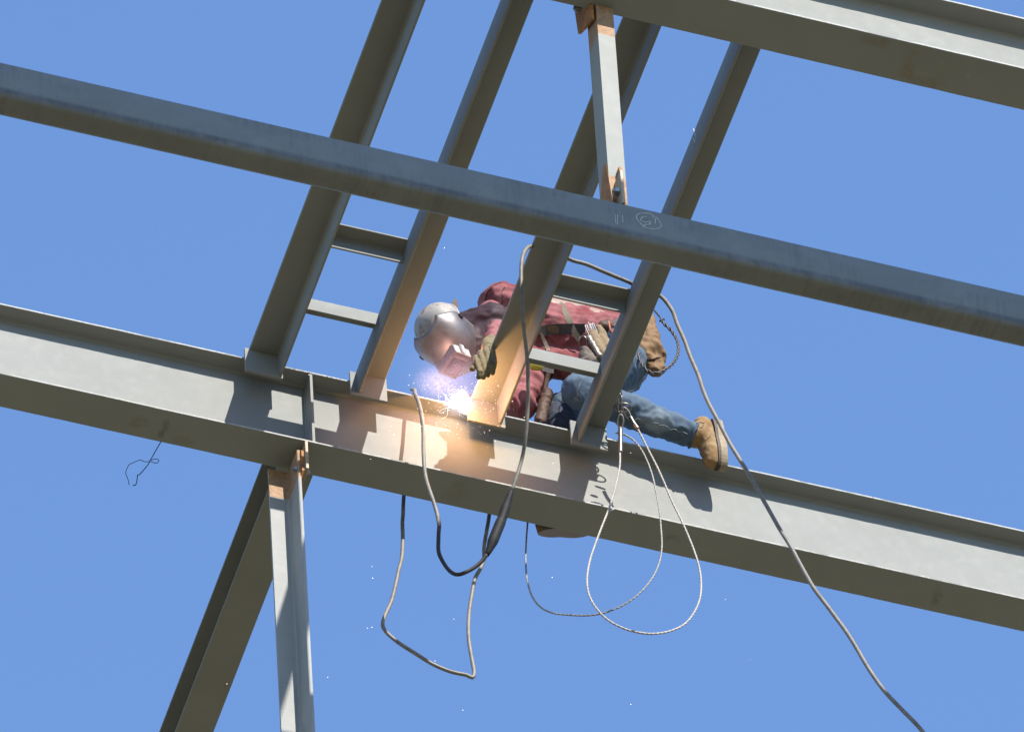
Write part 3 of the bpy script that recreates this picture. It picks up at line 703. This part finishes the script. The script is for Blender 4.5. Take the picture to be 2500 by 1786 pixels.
# hip tool bag
tb = blob([cap(A(1587, 775, -.10), .024, A(1584, 835, -.10), .060), cap(A(1588, 835, -.10), .052, A(1602, 862, -.10), .050), cap(A(1570, 800, -.09), .034, A(1570, 860, -.09), .060),
           cap(A(1598, 875, -.09), .046, A(1604, 900, -.09), .036), cap(A(1582, 880, -.09), .04, A(1600, 905, -.09), .03)], .006, 3, cloth(.010, 12, 11))
tbo = obj('tool_bag', tb[0], tb[1], m_leather, per, smooth=True)
seam(tb[0], [(1566, 872), (1590, 874), (1612, 868), (1622, 862)], m_leatherd, 'bag_seam', tbo, .0035, .002)
# holster (brown cylinder) hanging on a strap between body and girder
hl = empty_child('torch_holster', per)
a0, a1 = A(1334, 965, .02), A(1318, 1028, .02)
hv = blob([cap(a0, .030, a1, .027)], .005, 1, cloth(.004, 22, 2)); obj('holster_body', hv[0], hv[1], m_leatherd, hl, smooth=True)
MB().tube([a0 - (a1 - a0).normalized() * .01, a0 - (a1 - a0).normalized() * .028], [.031, .026], 16).build('holster_lid', m_leatherd, hl, smooth=True)
MB().tube(spline([A(1330, 955, .02), A(1335, 925, .0), A(1340, 905, -.02)]), [.012] * len(spline([A(1330, 955, .02), A(1335, 925, .0), A(1340, 905, -.02)])), 8).build('holster_strap', m_leatherd, hl)
# leather apron flap seen below the jacket
af = blob([cap(A(1352, 1002, .08), .045, A(1362, 1045, .08), .05), cap(A(1372, 978, .08), .03, A(1385, 1040, .08), .05)], .007, 3, cloth(.006, 12, 13)); obj('apron_flap', af[0], af[1], m_jeansd, per, smooth=True)
wrp = MB(); wrp.tube(spline([A(1372, 925, -.05), A(1378, 950, -.02), A(1372, 985, -.01), A(1355, 1005, 0), A(1340, 1020, .0), A(1320, 1030, -.03)]), .0016, 5).build('loose_wire', m_black, per)
MB().box(*[v for v in (A(1268, 945, .0).x, A(1300, 945, .0).x)], -.02, .0, A(1280, 945, 0).z - .006, A(1280, 945, 0).z + .006).build('cuff_button_strip', m_white, per)
# cord loop braided, hanging from the belt at the back
mb = MB()
lp = spline([A(1598, 758, -.1), A(1612, 775, -.12), A(1622, 790, -.13), A(1640, 808, -.14), A(1655, 835, -.15), A(1655, 865, -.16), A(1640, 890, -.17), A(1615, 907, -.18), A(1592, 910, -.18), A(1572, 895, -.17), A(1561, 870, -.15), A(1560, 845, -.13)], .006)
for ph in (0, math.pi):
    P2 = []
    for i, q in enumerate(lp):
        t_ = (lp[min(i + 1, len(lp) - 1)] - lp[max(i - 1, 0)]).normalized(); a = t_.cross(vw).normalized(); b2 = t_.cross(a)
        amp = .0045 * min(1, max(0, (i - 12) / 6)); P2.append(q + a * amp * math.cos(i * .55 + ph) + b2 * amp * math.sin(i * .55 + ph))
    mb.tube(P2, .0042, 6)
mb.build('braided_cord', simple('braided_cord', (.10, .08, .075), .6, scale=60), per, smooth=True)
q = A(1616, 782, -.125); MB().tube([q - right * .012 - upi * .004, q + right * .012 + upi * .006], .0045, 8).build('cord_toggle', m_black, per)

# ------------------------------------------------------------------ cables
def cable(name, pts, r, mat, label, cat='cable', step=.015, wob=.003, n=10, parent=None):
    P = spline(pts, step)
    P = [q + Vector(noise.noise_vector(q * 5)) * wob for q in P]
    mb = MB(); mb.tube(P, r, n)
    return mb.build(name, mat, parent, None if parent else pts[0], smooth=True, **({} if parent else dict(label=label, cat=cat))), P
K = 1.1
def px(lst, y): return [A(u * K, v * K, yy) for (u, v), yy in zip(lst, y if isinstance(y, (list, tuple)) else [y] * len(lst))]
lead = empty('welding_lead', A(1012, 958, -.1), label='long grey welding lead draped over the girder, with a black plug in its low loop', cat='cable')
p1 = px([(921, 869), (920.5, 872), (928, 890), (934, 915), (938, 950), (940, 1000), (944, 1050), (951, 1080), (961, 1110), (970, 1140), (975, 1165), (974, 1195), (974, 1225), (985, 1250), (1000, 1268), (1018, 1274), (1045, 1263), (1068, 1246), (1082, 1228)],
        [-.085, -.11, -.16, -.22, -.26, -.28, -.28, -.29, -.30, -.30, -.31, -.32, -.33, -.34, -.36, -.38, -.40, -.42, -.44])
p1[0].z += .01; p1 = [A(1006, 950, -.02), *p1]
m_cabled = simple('dark_cable', (.06, .05, .048), .6, scale=22, bump=.3, dist=.001, spec=.2)  # darker colour for the lead's stretch down to the plug
cable('cable', p1[:12], .0088, m_cable, '', parent=lead); cable('cable', p1[11:], .0090, m_cabled, '', parent=lead)
pl = px([(1080, 1232), (1088, 1215), (1100, 1185), (1114, 1150), (1124, 1120), (1132, 1097), (1138, 1082)], [-.435, -.45, -.47, -.49, -.51, -.53, -.54])
PL = spline(pl, .012); rr = []
for i in range(len(PL)):
    t_ = i / (len(PL) - 1); r = .010 + .0145 * min(1, t_ / .22) if t_ < .22 else (.0235 if t_ < .52 else .0215 - .011 * max(0, (t_ - .72) / .28)); rr.append(r)
MB().tube(PL, rr, 14).build('plug', m_black, lead, smooth=True)
up = px([(1136, 1088), (1148, 1055), (1158, 1020), (1164, 985), (1169, 945), (1172, 900), (1172, 850), (1170, 800), (1165, 750), (1160, 700), (1158, 660), (1157, 620), (1158, 585), (1163, 562), (1172, 549), (1181, 546)],
        [-.54, -.57, -.6, -.65, -.7, -.75, -.82, -.88, -.94, -1.0, -1.04, -1.06, -1.07, -1.06, -1.04, -1.0])
cable('cable', up, .0088, m_cable, '', parent=lead)
# over the two right roof angles and off down to the right
far = [A(1181 * K, 546 * K, -1.0), Vector((-.11, -.99, ZT + .012)), Vector((.0, -.965, ZT + .010)), *px([(1300, 586), (1340, 603), (1395, 626)], [-.96, -.945, -.92]), Vector((.30, -.91, ZT + .010)), Vector((.40, -.89, ZT + .010)),
       *px([(1464, 656), (1478, 668), (1492, 690), (1502, 715), (1515, 745), (1530, 785), (1548, 830), (1560, 865), (1578, 905), (1605, 955), (1635, 1010), (1670, 1065), (1695, 1110), (1725, 1165), (1757, 1215), (1790, 1275), (1810, 1308), (1840, 1350), (1872, 1392), (1900, 1435), (1930, 1485), (1965, 1535), (2005, 1578), (2045, 1620), (2110, 1700)],
           [-.88 - .02 * i for i in range(25)])]
cable('cable', far, .0092, m_cable, '', parent=lead, wob=.004)
# low hanging loop behind the girder
loop = px([(899, 1040), (898, 1070), (897, 1100), (895, 1140), (893, 1160), (894, 1200), (892, 1235), (884, 1268), (878, 1300), (868, 1335), (853, 1368), (849, 1388), (860, 1405), (885, 1425), (920, 1447), (960, 1472), (1000, 1489), (1035, 1497), (1048, 1503), (1052, 1492), (1046, 1455), (1040, 1415), (1040, 1375), (1046, 1325), (1054, 1285), (1066, 1262), (1074, 1240), (1074, 1215), (1080, 1180), (1086, 1140), (1088, 1100), (1088, 1050)], .17)
lo, PL2 = cable('welding_lead', loop, .0088, m_cable, 'grey cable looping low in the sky under the girder, bent like a square cup')
mb = MB()
for a, b2 in ((2, 12), (60, 72)):
    pass
# thin grey rope and white sling
thin = px([(1173, 1090), (1173, 1130), (1171, 1160), (1168, 1200), (1167, 1245), (1170, 1285), (1180, 1320), (1198, 1345), (1225, 1359), (1265, 1364), (1305, 1365), (1345, 1358), (1390, 1338), (1425, 1310), (1450, 1278), (1464, 1245), (1469, 1210), (1467, 1170), (1463, 1130), (1455, 1085), (1445, 1045), (1428, 1005), (1408, 978), (1385, 964), (1366, 960)],
          [.14, .14, .14, .13, .12, .10, .07, .04, 0, -.05, -.1, -.14, -.18, -.21, -.23, -.24, -.25, -.25, -.26, -.26, -.26, -.26, -.25, -.25, -.25])
# ropes are laid strands
def laid(name, pts, r, mat, label=None, parent=None, turns=90, cat='wire rope'):
    P = spline(pts, .005); mb = MB()
    for ph in range(3):
        Q = []; a = (P[1] - P[0]).orthogonal().normalized()
        for i, q in enumerate(P):
            t_ = (P[min(i + 1, len(P) - 1)] - P[max(i - 1, 0)]).normalized(); a = (a - t_ * a.dot(t_)).normalized(); b2 = t_.cross(a); an = i * .5 + ph * 2 * math.pi / 3
            Q.append(q + (a * math.cos(an) + b2 * math.sin(an)) * r * .42)
        mb.tube(Q, r * .62, 5)
    return mb.build(name, mat, parent, None if parent else pts[0], smooth=True, **(dict(label=label, cat=cat) if label else {}))
laid('wire_rope', thin, .0043, m_ropeg, 'thin grey wire rope sagging from behind the girder up to the ring')
sling = empty('wire_sling', A(1518, 985, -.25), label='white wire sling hanging as a big loop from the ring below the knee', cat='sling')
w1 = px([(1376, 1000), (1376, 1030), (1371, 1060), (1362, 1095), (1351, 1130), (1337, 1165), (1322, 1205), (1309, 1245), (1303, 1285), (1307, 1318), (1322, 1347), (1348, 1374), (1385, 1394), (1425, 1404), (1460, 1405), (1495, 1397), (1522, 1382), (1542, 1356), (1554, 1325), (1556, 1290), (1551, 1255), (1540, 1220), (1524, 1180), (1508, 1145), (1490, 1108), (1474, 1070), (1458, 1035), (1440, 1000), (1424, 968), (1412, 945)], -.27)
laid('rope', w1, .0050, m_rope, parent=sling)
laid('rope_tail', px([(1352, 1135), (1358, 1131), (1364, 1129), (1367, 1130)], -.27), .003, m_rope, parent=sling)
for pts, r in (([(1377, 1004), (1377, 975), (1377, 950)], .0105), ([(1416, 952), (1406, 938), (1399, 925)], .0095)):
    q = px(pts, -.27); Q = spline(q, .006); MB().tube(Q, [r * (1 if (i % 9) else .86) for i in range(len(Q))], 12).build('ferrule', m_steelr, sling, smooth=True)
# eyes of the sling and shackle and ring
def oval(c, rx_, ry_, r, ax1, ax2, n=24):
    P = [c + ax1 * rx_ * math.cos(k * 2 * math.pi / n) + ax2 * ry_ * math.sin(k * 2 * math.pi / n) for k in range(n + 2)]
    return MB().tube(P, r, 8, False)
u2 = (upi * .97 + right * .02).normalized()
oval(A(1515, 1028, -.27), .0125, .030, .004, right, u2).build('rope_eye', m_rope, sling, smooth=True)
oval(A(1530, 1008, -.27), .011, .028, .004, (right * .85 + upi * .5).normalized(), (upi * .85 - right * .5).normalized()).build('rope_eye', m_rope, sling, smooth=True)
shk = empty('shackle_ring', A(1520, 995, -.26), label='round steel ring and narrow shackle holding the slings at the worker\'s knee', cat='ring')
oval(A(1521, 995, -.255), .036, .026, .0042, right, (upi * .8 + vw * .6).normalized()).build('ring', m_steelr, shk, smooth=True)
oval(A(1512, 985, -.26), .010, .045, .0048, (right * .9 + vw * .4), upi).build('shackle', m_steelr, shk, smooth=True)
oval(A(1516, 978, -.25), .014, .022, .0048, (right * .3 + vw * .9), upi).build('chain_link', m_steelr, shk, smooth=True)
oval(A(1514, 962, -.25), .006, .020, .004, (right * .9 + vw * .2), upi).build('chain_link', m_steelr, shk, smooth=True)
# tie wire under the left end of the girder
tw = [(912, 875), (880, 930), (850, 983), (835, 1010), (790, 1062), (780, 1064), (775, 1100), (767, 1122), (752, 1122)]
f_ = lambda L_: [A(a / 2.32, 700 + b2 / 2.32, .07) for a, b2 in L_]
mb = MB(); mb.tube(spline(f_(tw), .01), .0022, 5)
mb.tube(spline(f_([(848, 984), (875, 974), (898, 978), (896, 992), (880, 997), (850, 988), (820, 990), (795, 979), (765, 990), (735, 1004), (722, 1020), (712, 1052), (720, 1075), (728, 1100), (731, 1120)]), .008), .0016, 5)
mb.build('tie_wire', m_wire, p=A(394, 1078, .07), label='small crumpled black tie wire dangling under the left part of the girder', cat='wire')

# ------------------------------------------------------------------ arc, sparks, smoke
arcp = A(1128, 985, -.125)
am = bpy.data.materials.new('arc_light'); am.use_nodes = True; t = am.node_tree; t.nodes.clear(); o_ = t.nodes.new('ShaderNodeOutputMaterial'); em = t.nodes.new('ShaderNodeEmission'); em.inputs[0].default_value = (1, .93, .96, 1); em.inputs[1].default_value = 5; t.links.new(em.outputs[0], o_.inputs[0])
Av = blob([cap(arcp, .024, arcp + right * .014 + upi * .006, .028), cap(arcp - right * .05 - upi * .006, .010, arcp + upi * .01, .030), cap(arcp - right * .035 + upi * .02, .014, arcp + upi * .02, .02), cap(arcp + upi * .02, .02, arcp + upi * .045 + right * .0, .016), cap(arcp - upi * .015, .02, arcp - upi * .03 + right * .02, .014)], .004, 2, lambda v: .008 * noise.noise(v * 45) + .004 * noise.noise(v * 120))
obj('welding_arc', Av[0], Av[1], am, p=arcp, smooth=True, label='dazzling white welding arc between the girder and the gripped angle', cat='welding arc')
for nm, off, en, cl in (('arc_lamp', (-.03, -.12, -.10), 3.0, (1, .50, .15)), ('arc_lamp', (-.06, -.14, .05), 1.2, (1, .52, .62))):
    ld = bpy.data.lights.new(nm, 'POINT'); ld.energy = en; ld.color = cl; ld.shadow_soft_size = .03
    lo_ = bpy.data.objects.new(nm, ld); COL.objects.link(lo_); q = arcp + Vector(off); lo_.location = (q.x, q.y, q.z + H)
sm_ = bpy.data.materials.new('spark_light'); sm_.use_nodes = True; t = sm_.node_tree; t.nodes.clear(); o_ = t.nodes.new('ShaderNodeOutputMaterial'); em = t.nodes.new('ShaderNodeEmission'); em.inputs[0].default_value = (1, .82, .72, 1); em.inputs[1].default_value = 1.6; t.links.new(em.outputs[0], o_.inputs[0])
mb = MB()
def dot(q, r):
    mb.add([q + Vector(d) * r for d in ((1, 0, 0), (-1, 0, 0), (0, 1, 0), (0, -1, 0), (0, 0, 1), (0, 0, -1))], [[0, 2, 4], [2, 1, 4], [1, 3, 4], [3, 0, 4], [2, 0, 5], [1, 2, 5], [3, 1, 5], [0, 3, 5]])
for i in range(330):
    a = random.uniform(0, 2 * math.pi); d = abs(random.gauss(0, .10)) + .03
    q = arcp + right * math.cos(a) * d * 1.1 + upi * math.sin(a) * d * .9 + vw * random.uniform(-.02, .12); dot(q, random.choice((.0006, .0008, .0011, .0015)))
for u, v in ((908, 1382), (910, 1410), (1108, 1510), (1348, 1408), (908, 1530), (897, 1532), (800, 1652), (554, 1668), (1062, 1612), (1130, 1732), (1540, 1718), (1085, 605), (1771, 1462), (1832, 1608), (1030, 1040), (905, 1120), (962, 1060), (1350, 1130), (1540, 1105), (955, 1040), (1010, 935), (1000, 915), (998, 940)):
    dot(A(u, v, random.uniform(-.5, -.3)), random.uniform(.0012, .0019))
# curled spark trails
for i in range(9):
    a = random.uniform(math.pi * .5, math.pi * 1.25); q = arcp + right * math.cos(a) * .06 + upi * math.sin(a) * .05; P = [q]; d = right * math.cos(a) + upi * math.sin(a)
    for k in range(random.randint(5, 12)):
        d = (d + Vector(noise.noise_vector(P[-1] * 40 + Vector((i, 0, 0)))) * 1.3).normalized(); P.append(P[-1] + d * .009)
    mb.tube(spline(P, .005), .00022, 4)
mb.build('welding_sparks', sm_, p=arcp, label='tiny glowing sparks and curled trails flying off the arc', cat='sparks', kind='stuff')

def volume(name, c, rad, dens, scale, thr, colr, label, emit=None):
    bm = bmesh.new(); bmesh.ops.create_icosphere(bm, subdivisions=3, radius=1); bm.verts.index_update()
    R3 = Matrix((right, upi, vw)).transposed()
    V = [Vector(c) + R3 @ Vector([a * b2 for a, b2 in zip(v.co, rad)]) for v in bm.verts]; F = [[v.index for v in f.verts] for f in bm.faces]; bm.free()
    m = bpy.data.materials.new(name); m.use_nodes = True; t = m.node_tree; t.nodes.clear(); L = t.links
    o_ = t.nodes.new('ShaderNodeOutputMaterial'); pv_ = t.nodes.new('ShaderNodeVolumePrincipled'); L.new(pv_.outputs[0], o_.inputs['Volume'])
    pv_.inputs['Color'].default_value = (*colr, 1); pv_.inputs['Anisotropy'].default_value = .0
    tc = t.nodes.new('ShaderNodeTexCoord').outputs['Object']
    # distance falloff inside the ellipsoid, in the puff's own axes
    vr = t.nodes.new('ShaderNodeVectorMath'); vr.operation = 'DOT_PRODUCT'
    parts = []
    for ax, r in zip((right, upi, vw), rad):
        d = t.nodes.new('ShaderNodeVectorMath'); d.operation = 'DOT_PRODUCT'; L.new(tc, d.inputs[0]); d.inputs[1].default_value = ax / r
        parts.append(math2(t, 'POWER', math2(t, 'ABSOLUTE', d.outputs['Value']), 2.0))
    dd = math2(t, 'ADD', math2(t, 'ADD', parts[0], parts[1]), parts[2])
    fall = ramp(t, dd, 1.0, .0)
    fall = math2(t, 'MULTIPLY', fall, fall)
    if thr is not None:
        n = N(t, 'ShaderNodeTexNoise', Scale=scale, Detail=5, Roughness=.6, Distortion=2.2); L.new(tc, n.inputs[0]); n = n.outputs[0]
        rdg = math2(t, 'SUBTRACT', 1.0, math2(t, 'MULTIPLY', math2(t, 'ABSOLUTE', math2(t, 'SUBTRACT', n, .5)), 9.0))
        nn = math2(t, 'MAXIMUM', rdg, 0.0); nn = math2(t, 'ADD', math2(t, 'POWER', nn, 2.0), .10)
        fall = math2(t, 'MULTIPLY', fall, nn)
    L.new(math2(t, 'MULTIPLY', fall, dens), pv_.inputs['Density'])
    o = obj(name, V, F, m, p=c, label=label, cat='smoke', kind='stuff'); return o
volume('smoke', A(1062, 935, -.12), (.12, .10, .06), 9, 22, .5, (.95, .9, 1), 'wispy pale smoke curling up left of the arc')
volume('arc_glow_haze', arcp - right * .01 + upi * .01, (.09, .08, .06), 2.4, 1, None, (.95, .88, 1), 'dense haze added round the arc for its soft glow')  # added haze core; spreads the arc's light into a soft glow
volume('arc_bloom_haze', A(1110, 930, -.20), (.36, .34, .20), .22, 1, None, (.95, .88, 1), 'thin violet haze added to give the arc a bloom round the mask')  # added haze volume standing in for the arc's bloom
